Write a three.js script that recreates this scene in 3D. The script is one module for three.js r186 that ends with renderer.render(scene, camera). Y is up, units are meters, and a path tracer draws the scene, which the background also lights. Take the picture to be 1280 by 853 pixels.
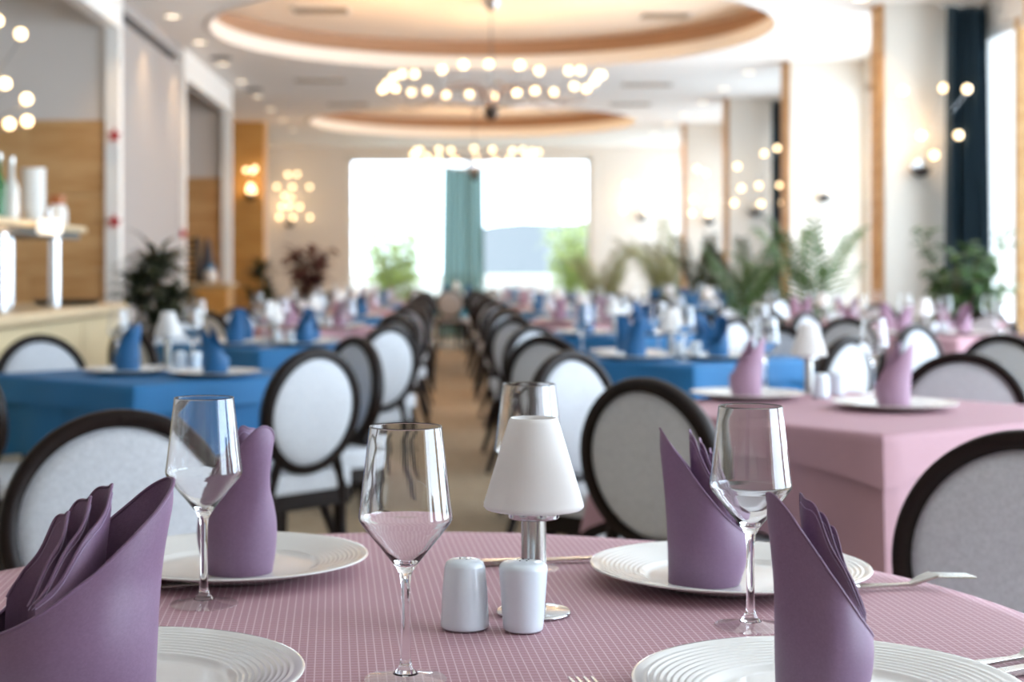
import * as THREE from 'three';
import { mergeGeometries } from 'three/addons/utils/BufferGeometryUtils.js';
import { RoundedBoxGeometry } from 'three/addons/geometries/RoundedBoxGeometry.js';
import { RectAreaLightUniformsLib } from 'three/addons/lights/RectAreaLightUniformsLib.js';

// ------------------------------------------------------------------ camera, sky, window light, exposure
RectAreaLightUniformsLib.init();
const EYE = 1.145, F = 1950, VX = 554, VY = 340;      // eye height; focal length and vanishing point in pixels of a 1280 x 853 frame
const scene = new THREE.Scene();
const camera = new THREE.PerspectiveCamera(2 * Math.atan(853 / 2 / F) * 180 / Math.PI, 1280 / 853, 0.05, 400);
camera.position.set(0, EYE, 0);
camera.setViewOffset(1280, 853, 640 - VX, 426.5 - VY, 1280, 853);
camera.focus = 1.5;
camera.userData.fStop = 5.2;
const SKY = 5.5;
scene.background = new THREE.Color().setRGB(0.70, 0.85, 1.0);   // even, bright overcast
scene.backgroundIntensity = SKY;
const renderer = new THREE.WebGLRenderer({ antialias: true });
renderer.toneMapping = THREE.LinearToneMapping;
renderer.toneMappingExposure = 1.05;
renderer.shadowMap.enabled = true;
const CEIL = 3.3, WALLX = 4.3, FARZ = 26.8, BACKZ = -3.2;
const COLS = [-1.1, 2.3, 5.7, 9.1, 12.5, 15.9, 19.3, 22.7], BAYS = [[-1.1, 2.3], [2.3, 5.7], [5.7, 9.1], [9.1, 12.5], [12.5, 15.9], [15.9, 19.3], [19.3, 22.7], [22.7, 25.2]];      // distance of each column's front face; last bay: unseen window added for light
const DAY = new THREE.Color().setRGB(0.70, 0.85, 1.0);
function windowLight(w, h, pos, target, k = 1) {               // daylight entering through one window opening
  const l = new THREE.RectAreaLight(DAY, SKY * k, w, h);
  l.position.set(...pos); l.lookAt(...target); l.name = 'window_daylight'; scene.add(l);
}
for (const [c0, c1] of BAYS.slice(0, 5)) {
  const a = c0 + 0.45, b = c1 - 0.1;
  windowLight(b - a - 0.1, 2.6, [WALLX - 0.02, 1.7, -(a + b) / 2], [0, 1.7, -(a + b) / 2], c0 > 9 ? .5 : 1);
}

// ------------------------------------------------------------------ helpers
const ORD = ['first', 'second', 'third', 'fourth', 'fifth', 'sixth', 'seventh', 'eighth'];
let seed = 7;
const rnd = () => { seed |= 0; seed = seed + 0x6D2B79F5 | 0; let t = Math.imul(seed ^ seed >>> 15, 1 | seed); t = t + Math.imul(t ^ t >>> 7, 61 | t) ^ t; return ((t ^ t >>> 14) >>> 0) / 4294967296; };
const rr = (a, b) => a + (b - a) * rnd();
const V = (x, y, z) => new THREE.Vector3(x, y, z);
const taken = new Map();
function numbered(n) { const k = taken.get(n) ?? 0; taken.set(n, k + 1); return k ? n + '_' + String(k).padStart(3, '0') : n; }
function put(name, geo, mat, parent) { const m = new THREE.Mesh(geo, mat); m.name = parent ? name : numbered(name); (parent ?? scene).add(m); return m; }
function tag(o, label, category, group) { o.userData.label = label; o.userData.category = category; if (group) o.userData.group = group; return o; }
function thing(name, label, category, pos = [0, 0, 0], turn = 0, group) { const g = new THREE.Group(); g.name = numbered(name); g.position.set(...pos); g.rotation.y = turn; scene.add(g); return tag(g, label, category, group); }
function struct(name, geo, mat, label, category) { const m = put(name, geo, mat); m.userData.kind = 'structure'; if (label) tag(m, label, category); return m; }
function structGroup(name, label, category) { const g = thing(name, label, category); g.userData.kind = 'structure'; return g; }
function copyOf(proto, pos, turn, label, group) { const c = proto.clone(); c.name = numbered(proto.userData.base); delete c.userData.base; c.position.set(...pos); c.rotation.y = turn; scene.add(c); c.userData = { label, category: proto.userData.category, group: group ?? proto.userData.group }; return c; }
// box between corners, uv in metres
function box(x0, y0, z0, x1, y1, z1) {
  const w = Math.abs(x1 - x0), h = Math.abs(y1 - y0), d = Math.abs(z1 - z0), g = new THREE.BoxGeometry(w, h, d), uv = g.attributes.uv, n = g.attributes.normal;
  for (let i = 0; i < uv.count; i++) { const ax = Math.abs(n.getX(i)) > .5, ay = Math.abs(n.getY(i)) > .5; uv.setXY(i, uv.getX(i) * (ax ? d : w), uv.getY(i) * (ay ? d : h)); }
  return g.translate((x0 + x1) / 2, (y0 + y1) / 2, (z0 + z1) / 2);
}
const rbox = (w, h, d, r, x = 0, y = 0, z = 0) => new RoundedBoxGeometry(w, h, d, 3, r).translate(x, y, z);
const cyl = (r0, r1, h, x, y, z, n = 24) => new THREE.CylinderGeometry(r1, r0, h, n).translate(x, y + h / 2, z);
const lathe = (pts, n = 48) => new THREE.LatheGeometry(pts.map(p => new THREE.Vector2(p[0], p[1])), n);
const tube = (pts, r, n = 24, s = 6, closed = false) => new THREE.TubeGeometry(new THREE.CatmullRomCurve3(pts.map(p => V(...p)), closed), n, r, s, closed);
function taperTube(pts, radii, n = 14, s = 8) {                  // swept bar whose radius changes along its path
  const c = new THREE.CatmullRomCurve3(pts.map(p => V(...p))), g = new THREE.TubeGeometry(c, n, 1, s), p = g.attributes.position;
  for (let i = 0; i <= n; i++) {
    const t = i / n, o = c.getPointAt(t), q = t * (radii.length - 1), k = Math.min(radii.length - 2, Math.floor(q)), r = radii[k] + (radii[k + 1] - radii[k]) * (q - k);
    for (let j = 0; j <= s; j++) { const a = i * (s + 1) + j; p.setXYZ(a, o.x + (p.getX(a) - o.x) * r, o.y + (p.getY(a) - o.y) * r, o.z + (p.getZ(a) - o.z) * r); }
  }
  const cap0 = new THREE.SphereGeometry(radii[0], s, 4).translate(...pts[0]), cap1 = new THREE.SphereGeometry(radii[radii.length - 1], s, 4).translate(...pts[pts.length - 1]);
  return mergeGeometries([g, cap0, cap1]);
}
function sheet(nu, nv, fn, uvs = 1) {                            // grid surface from fn(u, v) -> [x, y, z, (uvx, uvy)]
  const pos = [], uv = [], idx = [];
  for (let j = 0; j <= nv; j++) for (let i = 0; i <= nu; i++) { const p = fn(i / nu, j / nv); pos.push(p[0], p[1], p[2]); uv.push(p.length > 3 ? p[3] : i / nu * uvs, p.length > 3 ? p[4] : j / nv * uvs); }
  for (let j = 0; j < nv; j++) for (let i = 0; i < nu; i++) { const a = j * (nu + 1) + i, b = a + 1, c = a + nu + 1, d = c + 1; idx.push(a, c, b, b, c, d); }
  const g = new THREE.BufferGeometry(); g.setAttribute('position', new THREE.Float32BufferAttribute(pos, 3)); g.setAttribute('uv', new THREE.Float32BufferAttribute(uv, 2)); g.setIndex(idx); g.computeVertexNormals(); return g;
}
const at = (px, py, y) => { const d = (EYE - y) * F / (py - VY); return [(px - VX) / F * d, d]; };   // pixel to the horizontal plane at height y

// ------------------------------------------------------------------ textures
function hash(x, y) { let h = Math.imul(x, 374761393) + Math.imul(y, 668265263) | 0; h = Math.imul(h ^ h >>> 13, 1274126177); return ((h ^ h >>> 16) >>> 0) / 4294967296; }
function vnoise(x, y, p) { const i = Math.floor(x), j = Math.floor(y), f = x - i, g = y - j, m = (a) => ((a % p) + p) % p, s = f * f * (3 - 2 * f), t = g * g * (3 - 2 * g); const a = hash(m(i), m(j)), b = hash(m(i + 1), m(j)), c = hash(m(i), m(j + 1)), d = hash(m(i + 1), m(j + 1)); return a + (b - a) * s + (c - a) * t + (a - b - c + d) * s * t; }
function texture(n, fn, size, srgb = true) {                     // size = metres covered by one tile
  const data = new Uint8Array(n * n * 4);
  for (let j = 0; j < n; j++) for (let i = 0; i < n; i++) { const c = fn(i / n, j / n), k = (j * n + i) * 4; for (let q = 0; q < 3; q++) data[k + q] = Math.max(0, Math.min(255, (Array.isArray(c) ? c[q] : c) * 255)); data[k + 3] = 255; }
  const t = new THREE.DataTexture(data, n, n); t.wrapS = t.wrapT = THREE.RepeatWrapping; t.magFilter = THREE.LinearFilter; t.minFilter = THREE.LinearMipmapLinearFilter; t.generateMipmaps = true; t.repeat.set(1 / size, 1 / size); if (srgb) t.colorSpace = THREE.SRGBColorSpace; t.needsUpdate = true; return t;
}
const mixc = (a, b, t) => a.map((v, i) => v + (b[i] - v) * t), hex = (h) => [h >> 16 & 255, h >> 8 & 255, h & 255].map(v => v / 255);
// woven lattice of the damask cloths
const latticeAt = (u, v) => { const n = 6, a = Math.abs(((u * n) % 1) - .5) * 2, b = Math.abs(((v * 5) % 1) - .5) * 2, w = vnoise(u * 64, v * 64, 64) * .25; const l1 = a > .84 ? .9 : 0, l2 = b > .84 ? .7 : 0; return Math.max(l1, l2) * (.75 + w); };
const latticeTex = (base, line) => texture(256, (u, v) => { const w = (vnoise(u * 128, v * 128, 128) - .5) * .05; return mixc(hex(base), hex(line), latticeAt(u, v)).map(c => c + w); }, 0.05);
const weaveTex = (base, k) => texture(256, (u, v) => { const w = (vnoise(u * 96, v * 96, 96) - .5) * k + (vnoise(u * 24, v * 24, 24) - .5) * k * .6 + ((Math.floor(u * 64) + Math.floor(v * 64)) % 2 ? .012 : -.012); return hex(base).map(c => c + w); }, 0.12);
const weaveBump = texture(256, (u, v) => .5 + .3 * Math.sin(u * 64 * Math.PI * 2) * Math.sin(v * 64 * Math.PI * 2) + (vnoise(u * 64, v * 64, 64) - .5) * .5, 0.12, false);
const twillTex = (base, k = .05) => texture(256, (u, v) => { const w = Math.sin((u * 40 + v * 40) * Math.PI * 2) * .018 + (vnoise(u * 64, v * 64, 64) - .5) * k; return hex(base).map(c => c + w); }, 0.06);
const woodTex = (base, dark, size = 1.2, rows = 26) => texture(512, (u, v) => { const n = vnoise(u * 4, v * rows, 4 * rows) * .6 + vnoise(u * 12, v * rows * 5, 12 * rows * 5) * .4; return mixc(hex(base), hex(dark), n); }, size);
const carpetTex = texture(512, (u, v) => { const n = vnoise(u * 200, v * 200, 200) * .6 + vnoise(u * 30, v * 30, 30) * .4; return mixc(hex(0xb6a287), hex(0x8b775f), n); }, 1.1);
const stoneTex = texture(256, (u, v) => { const n = vnoise(u * 12, v * 12, 12) * .5 + vnoise(u * 60, v * 60, 60) * .5; return mixc(hex(0xd9c6a4), hex(0xb89d76), n); }, .8);

// ------------------------------------------------------------------ materials
const M = {};
const std = (o) => new THREE.MeshStandardMaterial(o), phy = (o) => new THREE.MeshPhysicalMaterial(o);
M.wall = std({ color: 0xe6ded4, roughness: .9 });
M.ceiling = std({ color: 0xf1ece6, roughness: .95 });
M.slab = std({ color: 0xeedcc8, roughness: .95 });
M.coffer = std({ color: 0xb08e74, roughness: .8 });  // beige paint with the shade of the recess gap put into its colour
M.white = std({ color: 0xf4f2ee, roughness: .6 });
M.column = std({ color: 0xdcd5ca, roughness: .8 });
M.partition = std({ color: 0xa8a4a2, roughness: .9 });  // same grey plaster as the bar wall, colour darkened to offset window light
M.greywall = std({ color: 0xdcd6d1, roughness: .9 });  // same plaster, colour lightened because less light reaches these walls
M.woodwall = std({ map: woodTex(0xd6ae7c, 0xba8a52), roughness: .6 });
M.woodgold = std({ map: woodTex(0xd2a25c, 0xb88440), roughness: .55 });
M.carpet = std({ map: carpetTex, roughness: 1 });
M.frame = std({ color: 0xe9e6e0, roughness: .5 });
M.pane = phy({ color: 0xffffff, transmission: 1, thickness: 0, roughness: 0, ior: 1.45 });
M.darkwood = phy({ map: woodTex(0x21140f, 0x140b08, .5, 30), roughness: .45, specularIntensity: .4 });
M.chairfab = phy({ map: weaveTex(0xcfd1d6, .09), bumpMap: weaveBump, bumpScale: .0006, roughness: .92, sheen: .3, sheenRoughness: .6 });
M.pink = phy({ map: latticeTex(0xb38790, 0xdcc2cb), roughness: .7, sheen: .35, sheenRoughness: .5 });
M.pinkplain = phy({ map: twillTex(0xb18992, .06), roughness: .75, sheen: .35, sheenRoughness: .5 });
M.blue = phy({ map: twillTex(0x12669b, .06), roughness: .7, sheen: .3, sheenRoughness: .5 });
M.teal = phy({ map: twillTex(0x3c8798, .05), roughness: .75 });
M.purplenap = phy({ map: twillTex(0x80627e, .04), roughness: .5, sheen: .6, sheenRoughness: .4, sheenColor: new THREE.Color(0xcab0d0) });
M.pinknap = phy({ map: twillTex(0xa07c92, .04), roughness: .55, sheen: .5, sheenRoughness: .4 });
M.bluenap = phy({ map: twillTex(0x11598c, .04), roughness: .5, sheen: .5, sheenRoughness: .4 });
M.stitch = std({ color: 0xb9a3c4, roughness: .8 });
M.china = phy({ color: 0xe9e6e1, roughness: .14, clearcoat: .6, clearcoatRoughness: .06 });
M.shaker = phy({ color: 0xe4ecf4, roughness: .22, clearcoat: .5, clearcoatRoughness: .08 });
M.hole = std({ color: 0x2a2a2c, roughness: .9 });
M.glass = phy({ color: 0xffffff, transmission: 1, thickness: .01, roughness: 0, ior: 1.5 });
M.thinglass = phy({ color: 0xffffff, transmission: 1, thickness: 0, roughness: 0, ior: 1.5 });
M.chrome = std({ color: 0xcfd0d2, metalness: 1, roughness: .12 });
M.steel = std({ color: 0xb9b6b0, metalness: 1, roughness: .2 });
M.darkmetal = std({ color: 0x4b4644, metalness: .9, roughness: .3 });
M.bronze = std({ color: 0x8d776b, metalness: .6, roughness: .4 });
M.shade = phy({ color: 0xfbf7f4, roughness: .8, transmission: .25, thickness: 0 });
M.bulb = std({ color: 0xfff0d8, emissive: new THREE.Color().setRGB(1, .72, .38), emissiveIntensity: 5, roughness: .4 });
M.downlight = std({ color: 0xfff4e6, emissive: new THREE.Color().setRGB(1, .78, .55), emissiveIntensity: 3.2, roughness: .4 });
M.vent = std({ color: 0xa3917c, roughness: .7 });
M.ventdark = std({ color: 0x4a4440, roughness: .8 });
M.curtainTeal = phy({ map: twillTex(0x86a5a3, .05), roughness: .8, transmission: .25, thickness: 0 });
M.curtainDark = phy({ map: twillTex(0x1f343f, .05), roughness: .85 });
M.red = std({ color: 0xb5202a, roughness: .5 });
M.leaf = phy({ color: 0x3a581c, roughness: .55, transmission: .15, thickness: 0, side: THREE.DoubleSide });
M.leafbright = phy({ color: 0xa3b350, roughness: .6, transmission: .3, thickness: 0, side: THREE.DoubleSide });
M.leafdark = phy({ color: 0x2c3416, roughness: .85, transmission: .1, thickness: 0, side: THREE.DoubleSide });
M.leafolive = phy({ color: 0x8a8a55, roughness: .6, transmission: .3, thickness: 0, side: THREE.DoubleSide });
M.leafred = phy({ color: 0x5c2a28, roughness: .5, transmission: .1, thickness: 0, side: THREE.DoubleSide });
M.stem = std({ color: 0x6d5b3c, roughness: .9 });
M.planter = std({ color: 0xe8e6cf, roughness: .6 });
M.plantergrey = std({ color: 0x6d625a, roughness: .7 });
M.soil = std({ color: 0x3a2a1e, roughness: 1 });
M.stone = std({ map: stoneTex, roughness: .5 });
M.stonepanel = std({ color: 0xcbb892, roughness: .7 });
M.black = std({ color: 0x1b1a1b, roughness: .35 });
M.paper = std({ color: 0xf3f1ec, roughness: .8 });

// ------------------------------------------------------------------ the room
struct('floor', box(-6, -.12, -BACKZ + .2, 4.6, 0, -FARZ - .3), M.carpet, 'tan brown carpet along the aisle between the tables', 'floor');
const COFFERS = [[.43, 14], [.43, 22.5]], COFR = [2.5, 2.35];
{
  const s = new THREE.Shape([new THREE.Vector2(-6, BACKZ - .2), new THREE.Vector2(4.6, BACKZ - .2), new THREE.Vector2(4.6, FARZ + .3), new THREE.Vector2(-6, FARZ + .3)]);
  COFFERS.forEach(([x, d], i) => { const h = new THREE.Path(); h.absarc(x, d, COFR[i], 0, Math.PI * 2, true); s.holes.push(h); });
  const g = new THREE.ExtrudeGeometry(s, { depth: .06, bevelEnabled: false, curveSegments: 96 }); g.rotateX(-Math.PI / 2); g.translate(0, CEIL, 0);
  struct('ceiling', g, M.ceiling, 'white plaster ceiling with two round recesses', 'ceiling');
  struct('ceiling', box(-6, CEIL + .3, -BACKZ + .2, 4.6, CEIL + .45, -FARZ - .3), M.slab, 'cream upper slab seen inside the round ceiling recesses', 'ceiling');
  COFFERS.forEach(([x, d], i) => {
    const R = COFR[i], nm = i ? 'the smaller round ceiling recess by the window' : 'the larger round ceiling recess';
    struct('trim_' + (i * 2 + 1), lathe([[R, -.012], [R + .03, -.012], [R + .05, .0], [R + .05, .13], [R - .01, .13], [R - .02, .12], [R - .02, .0], [R, -.012]], 128).translate(x, CEIL, -d), M.ceiling, 'white rounded lip of ' + nm, 'ceiling trim');
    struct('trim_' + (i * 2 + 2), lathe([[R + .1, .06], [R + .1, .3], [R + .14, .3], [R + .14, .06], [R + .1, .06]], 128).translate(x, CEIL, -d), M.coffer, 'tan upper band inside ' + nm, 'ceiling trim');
  });
}
// far wall with the wide window
struct('wall_far', mergeGeometries([box(-6, 0, -FARZ, -1.63, CEIL, -FARZ - .25), box(2.55, 0, -FARZ, 4.6, CEIL, -FARZ - .25), box(-1.63, 3.12, -FARZ, 2.55, CEIL, -FARZ - .25), box(-1.63, 0, -FARZ, 2.55, .45, -FARZ - .25)]), M.wall, 'cream end wall around the wide bright window', 'wall');
{
  const w = structGroup('window_1', 'wide bright window in the end wall behind the teal curtain', 'window');
  put('window_frame', mergeGeometries([box(-1.63, .45, -FARZ - .08, 2.55, .52, -FARZ - .16), box(-1.63, 3.05, -FARZ - .08, 2.55, 3.12, -FARZ - .16), box(-1.63, .45, -FARZ - .08, -1.57, 3.12, -FARZ - .16), box(2.49, .45, -FARZ - .08, 2.55, 3.12, -FARZ - .16), box(.4, .45, -FARZ - .08, .47, 3.12, -FARZ - .16)]), M.frame, w);
  put('pane', box(-1.57, .52, -FARZ - .115, .4, 3.05, -FARZ - .121), M.pane, w);
  put('pane', box(.47, .52, -FARZ - .115, 2.49, 3.05, -FARZ - .121), M.pane, w);
}
// right wall: piers, sills, heads, windows
{
  const parts = [box(WALLX, 0, -BACKZ, WALLX + .3, .35, -FARZ), box(WALLX, 3.05, -BACKZ, WALLX + .3, CEIL, -FARZ), box(WALLX, .35, -BACKZ, WALLX + .3, 3.05, -BAYS[0][0] - .42)];
  for (let i = 1; i < BAYS.length; i++) parts.push(box(WALLX, .35, -BAYS[i][0] + .06, WALLX + .3, 3.05, -BAYS[i][0] - .42));
  struct('wall_right', mergeGeometries(parts), M.wall, 'cream side wall with tall windows between the columns', 'wall');
  for (let i = 0; i < BAYS.length; i++) {
    const a = BAYS[i][0] + .42, b = BAYS[i][1] - .06, w = structGroup('window_' + (i + 2), 'tall side window, ' + ORD[i] + ' from the round table between the wall columns', 'window');  // the last of these windows is added to brighten the end wall
    const x0 = WALLX + .015, x1 = WALLX + .095, f = [box(x0, .35, -a, x1, .42, -b), box(x0, 2.98, -a, x1, 3.05, -b), box(x0, .35, -a, x1, 3.05, -a - .07), box(x0, .35, -b + .07, x1, 3.05, -b)];
    put('window_frame', mergeGeometries(f), M.frame, w);
    const cuts = [0, .25, .75, 1].map(q => a + (b - a) * q);
    for (const z of cuts.slice(1, 3)) put('mullion', box(x0 - .01, .35, -z + .045, x1, 3.05, -z - .045), M.woodwall, w);
    for (let k = 0; k < 3; k++) { const z0 = cuts[k] + .05, z1 = cuts[k + 1] - .05; put('pane', box(x0 + .035, .42, -z0, x0 + .041, 2.98, -z1), M.pane, w); }
  }
}
COLS.forEach((d, i) => {
  const g = structGroup('column_' + (i + 1), ['square', 'square', 'square', 'square', 'square plaster column beside the dark curtain', 'bright white plaster column next to the dark-curtained one', 'plaster column with a dark curtain behind palm plants', 'plaster column nearest the end wall'][i] + (i < 4 ? ' plaster column between side windows near the round table' : ''), 'column');
  put('plaster_body', box(3.54, 0, -d, WALLX, CEIL, -d - .36), M.column, g);
  put('wood_cladding', box(3.515, 0, -d - .03, 3.54, CEIL, -d - .33), M.woodwall, g);
});
// back and left shell
struct('wall_back', box(-6, 0, -BACKZ, 4.6, CEIL, -BACKZ + .2), M.wall, 'cream wall behind the round table', 'wall');
struct('wall_left', box(-5.8, 0, -BACKZ, -5.6, CEIL, -FARZ), M.wall, 'cream outer wall behind the bar', 'wall');
// camera-facing partition behind the bar and behind the sideboard: grey plaster above, wood boards below
for (const [d, xr, top, nm, lb] of [[12.06, -2.58, 2.32, 'wall_bar', 'grey partition with wood panelling behind the bar shelf'], [18.42, -2.58, 2.26, 'wall_niche', 'grey partition with wood panelling behind the dark coat rack']]) {
  const g = structGroup(nm, lb, 'wall');
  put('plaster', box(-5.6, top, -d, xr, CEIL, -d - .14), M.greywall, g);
  const n = 4; for (let k = 0; k < n; k++) put('wood_panel', box(-5.6, top * k / n + .003, -d + .012, xr, top * (k + 1) / n - .003, -d - .12), M.woodwall, g);
}
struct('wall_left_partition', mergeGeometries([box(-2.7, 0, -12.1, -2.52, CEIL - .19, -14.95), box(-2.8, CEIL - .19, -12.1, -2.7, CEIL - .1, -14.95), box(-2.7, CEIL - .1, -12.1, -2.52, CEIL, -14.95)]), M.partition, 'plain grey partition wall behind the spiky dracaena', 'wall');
for (const [d, lb] of [[12, 'white post with two red stars beside the bar'], [15, 'white post with one red star by the dracaena'], [18.3, 'white post between sideboard niche and golden panel']])
  struct('trim_' + numbered('post').replace(/\D+/g, '') .padStart(1, '0') + '_post', box(-2.6, 0, -d, -2.49, CEIL, -d - .12), M.white, lb, 'post');
struct('trim_post_bar', box(-2.8, 0, -9, -2.64, CEIL, -9.12), M.white, 'white post carrying a bulb sconce at the bar', 'post');
struct('trim_header_bar', box(-2.6, CEIL - .28, -5, -2.49, CEIL, -12), M.white, 'white header beam above the bar opening', 'beam');
struct('trim_header_niche', box(-2.6, CEIL - .28, -15.1, -2.49, CEIL, -18.3), M.white, 'white header beam above the sideboard niche', 'beam');
struct('wall_pier', box(-3.6, 0, -22.3, -2.56, CEIL, -22.7), M.woodgold, 'golden wood clad pier beside the end wall', 'wall');

// ------------------------------------------------------------------ outside the end window
struct('ground', box(-30, -.3, -FARZ - .3, 30, -.12, -80), std({ color: 0xb9b4a8, roughness: 1 }), 'pale terrace outside the end window', 'ground');
struct('terrace_parapet', box(-12, -.12, -31, 12, 1.1, -31.3), M.white, 'white parapet outside the end window', 'parapet');
struct('hill', sheet(60, 10, (u, v) => [1.5 + u * 60, -.2 + v * (3.3 + .5 * Math.sin(u * 9) + .12 * Math.sin(u * 61)), -62 - v * 9 + Math.sin(u * 17) * 1.2]), std({ color: 0x66696a, roughness: 1, side: THREE.DoubleSide }), 'distant hillside far outside the end window', 'hill');

// ------------------------------------------------------------------ leaves and plants
function blade(len, wid, curve, n = 6) { return sheet(2, n, (u, v) => { const w = wid * Math.sin(Math.PI * (.08 + .92 * v)) * (u - .5), y = len * v - curve * len * v * v * .9, z = len * v * (curve * .9) * v; return [w, y, z + Math.abs(u - .5) * wid * .3]; }); }
function frondGeo(len, droop, leaflet, n) {                     // a palm frond: rachis and paired leaflets, rising along +y and arching to +z
  const P = (t) => V(0, len * (t - droop * .55 * t * t), len * droop * t * t), gs = [taperTube([0, .33, .66, 1].map(t => P(t).toArray()), [.008, .006, .002], 10, 5).toNonIndexed()];
  for (let i = 0; i < n; i++) for (const s of [-1, 1]) {
    const t = .22 + .78 * i / n, p = P(t), l = leaflet * (1 - .55 * Math.abs(t - .45)) * (.85 + .3 * rnd()), g = blade(l, .028, .35, 3);
    g.rotateZ(-s * (1.15 - .5 * t)); g.rotateX(.45 * t + .25); g.translate(p.x, p.y, p.z); gs.push(g.toNonIndexed());
  }
  return mergeGeometries(gs.map(g => { g.deleteAttribute('uv'); return g; }));
}
const frondA = [frondGeo(1.05, .38, .24, 16), frondGeo(.95, .25, .22, 15), frondGeo(1.1, .5, .25, 17)];
function pot(p, r0, r1, h, mat, name = 'pot') { put(name, lathe([[0, 0], [r0, 0], [r1, h - .02], [r1 + .012, h - .02], [r1 + .012, h], [r1 - .02, h], [r1 - .02, h - .05], [0, h - .05]], 32), mat, p); put('soil', cyl(r1 - .021, r1 - .021, .01, 0, h - .05, 0), M.soil, p); }
function palm(x, d, top, n, mat, label, potH = .4, planter) {
  const g = thing('potted_palm', label, 'plant', [x, 0, -d], rr(0, 6), 'potted palms by the columns');
  if (planter) { put('planter', mergeGeometries([box(-.2, 0, -.2, .2, potH - .04, .2), box(-.215, potH - .06, -.215, .215, potH, .215)]), M.planter, g); } else pot(g, .15, .2, potH, M.plantergrey);
  const k = (top - potH) / 1.0;
  for (let i = 0; i < n; i++) { const f = put('frond', frondA[i % 3], mat, g); f.position.set(0, potH - .06, 0); f.rotation.set(0, i * 2.4 + rr(-.3, .3), 0); f.rotateX(rr(.0, .38)); const q = k * rr(.78, 1.08); f.scale.set(q * .85, q, q * .7); }
  return g;
}
const strap = blade(.42, .06, .4, 5);
function dracaena(x, d, heads, label, mat) {
  const g = thing('potted_dracaena', label, 'plant', [x, 0, -d]);
  pot(g, .15, .2, .36, M.plantergrey);
  for (const [hx, hy, hz, n] of heads) {
    put('trunk', taperTube([[hx * .2, .3, hz * .2], [hx * .7, hy * .6, hz * .7], [hx, hy, hz]], [.022, .018, .014], 8, 7), M.stem, g);
    for (let i = 0; i < n; i++) { const l = put('leaf', strap, mat, g); l.position.set(hx, hy + rr(-.1, .06), hz); l.rotation.y = i * 2.39; l.rotateX(rr(.1, 1.5)); l.scale.setScalar(rr(.65, 1.05)); }
  }
}
const leafCard = blade(.16, .07, .4, 4);
function bush(name, x, d, y0, h, w, n, mat, label, category, group, leafScale = 1, spread = .05) {   // leafy shrub: branches, each with its own leaves
  const g = thing(name, label, category, [x, y0, -d], rr(0, 6), group);
  if (y0 >= -.05) pot(g, .16, .22, .42, M.plantergrey); 
  const nb = 14;
  for (let b = 0; b < nb; b++) {
    const a = b * 2.4, r = w / 2 * (.35 + .65 * rnd()), hh = h * (.5 + .5 * rnd()), tip = [Math.cos(a) * r, hh, Math.sin(a) * r], mid = [tip[0] * .35, hh * .55, tip[2] * .35], base = [0, y0 >= -.05 ? .36 : 0, 0];
    const st = put('branch', taperTube([base, mid, tip], [.012, .008, .003], 8, 5), M.stem, g), gs = [];
    const c = new THREE.CatmullRomCurve3([V(...base), V(...mid), V(...tip)]);
    for (let i = 0; i < n; i++) { const p = c.getPointAt(.35 + .65 * rnd()), l = leafCard.clone().scale(leafScale, leafScale, leafScale); l.rotateX(rr(.3, 1.7)); l.rotateY(rr(0, 6.3)); l.translate(p.x + rr(-1, 1) * spread, p.y + rr(-1, 1) * spread, p.z + rr(-1, 1) * spread); gs.push(l); }
    put('foliage', mergeGeometries(gs), mat, st);
  }
}

// ------------------------------------------------------------------ curtains
function curtain(x0, x1, d, y0, y1, folds, mat, label, flare = 1.06, depth = .09) {
  const g = thing('curtain', label, 'curtain', [(x0 + x1) / 2, 0, -d]);
  const w = (x1 - x0);
  const fab = sheet(folds * 14, 14, (u, v) => { const k = 1 + (flare - 1) * v; return [(u - .5) * w * k, y1 - v * (y1 - y0), depth * (.5 * Math.sin(u * folds * 6.283) + .25 * Math.sin(u * folds * 2.7 + v * 1.2)), u * w * 1.6, v * (y1 - y0)]; });
  put('fabric', fab, mat, g);
  put('curtain_rod', new THREE.CylinderGeometry(.014, .014, w + .1, 12).rotateZ(Math.PI / 2).translate(0, y1 + .015, 0), M.steel, g);
}
curtain(.0, .68, 26.6, .05, 2.9, 7, M.curtainTeal, 'sage teal pleated curtain in the middle of the end window', 1.12);
curtain(3.95, 4.26, 12.25, .04, 3.22, 5, M.curtainDark, 'dark blue-teal curtain at the column with the large leafy plant', 1.25, .16);
curtain(4.0, 4.2, 19.0, .04, 3.22, 4, M.curtainDark, 'dark curtain beside the column behind the palm plants', 1.1, .08);

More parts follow.
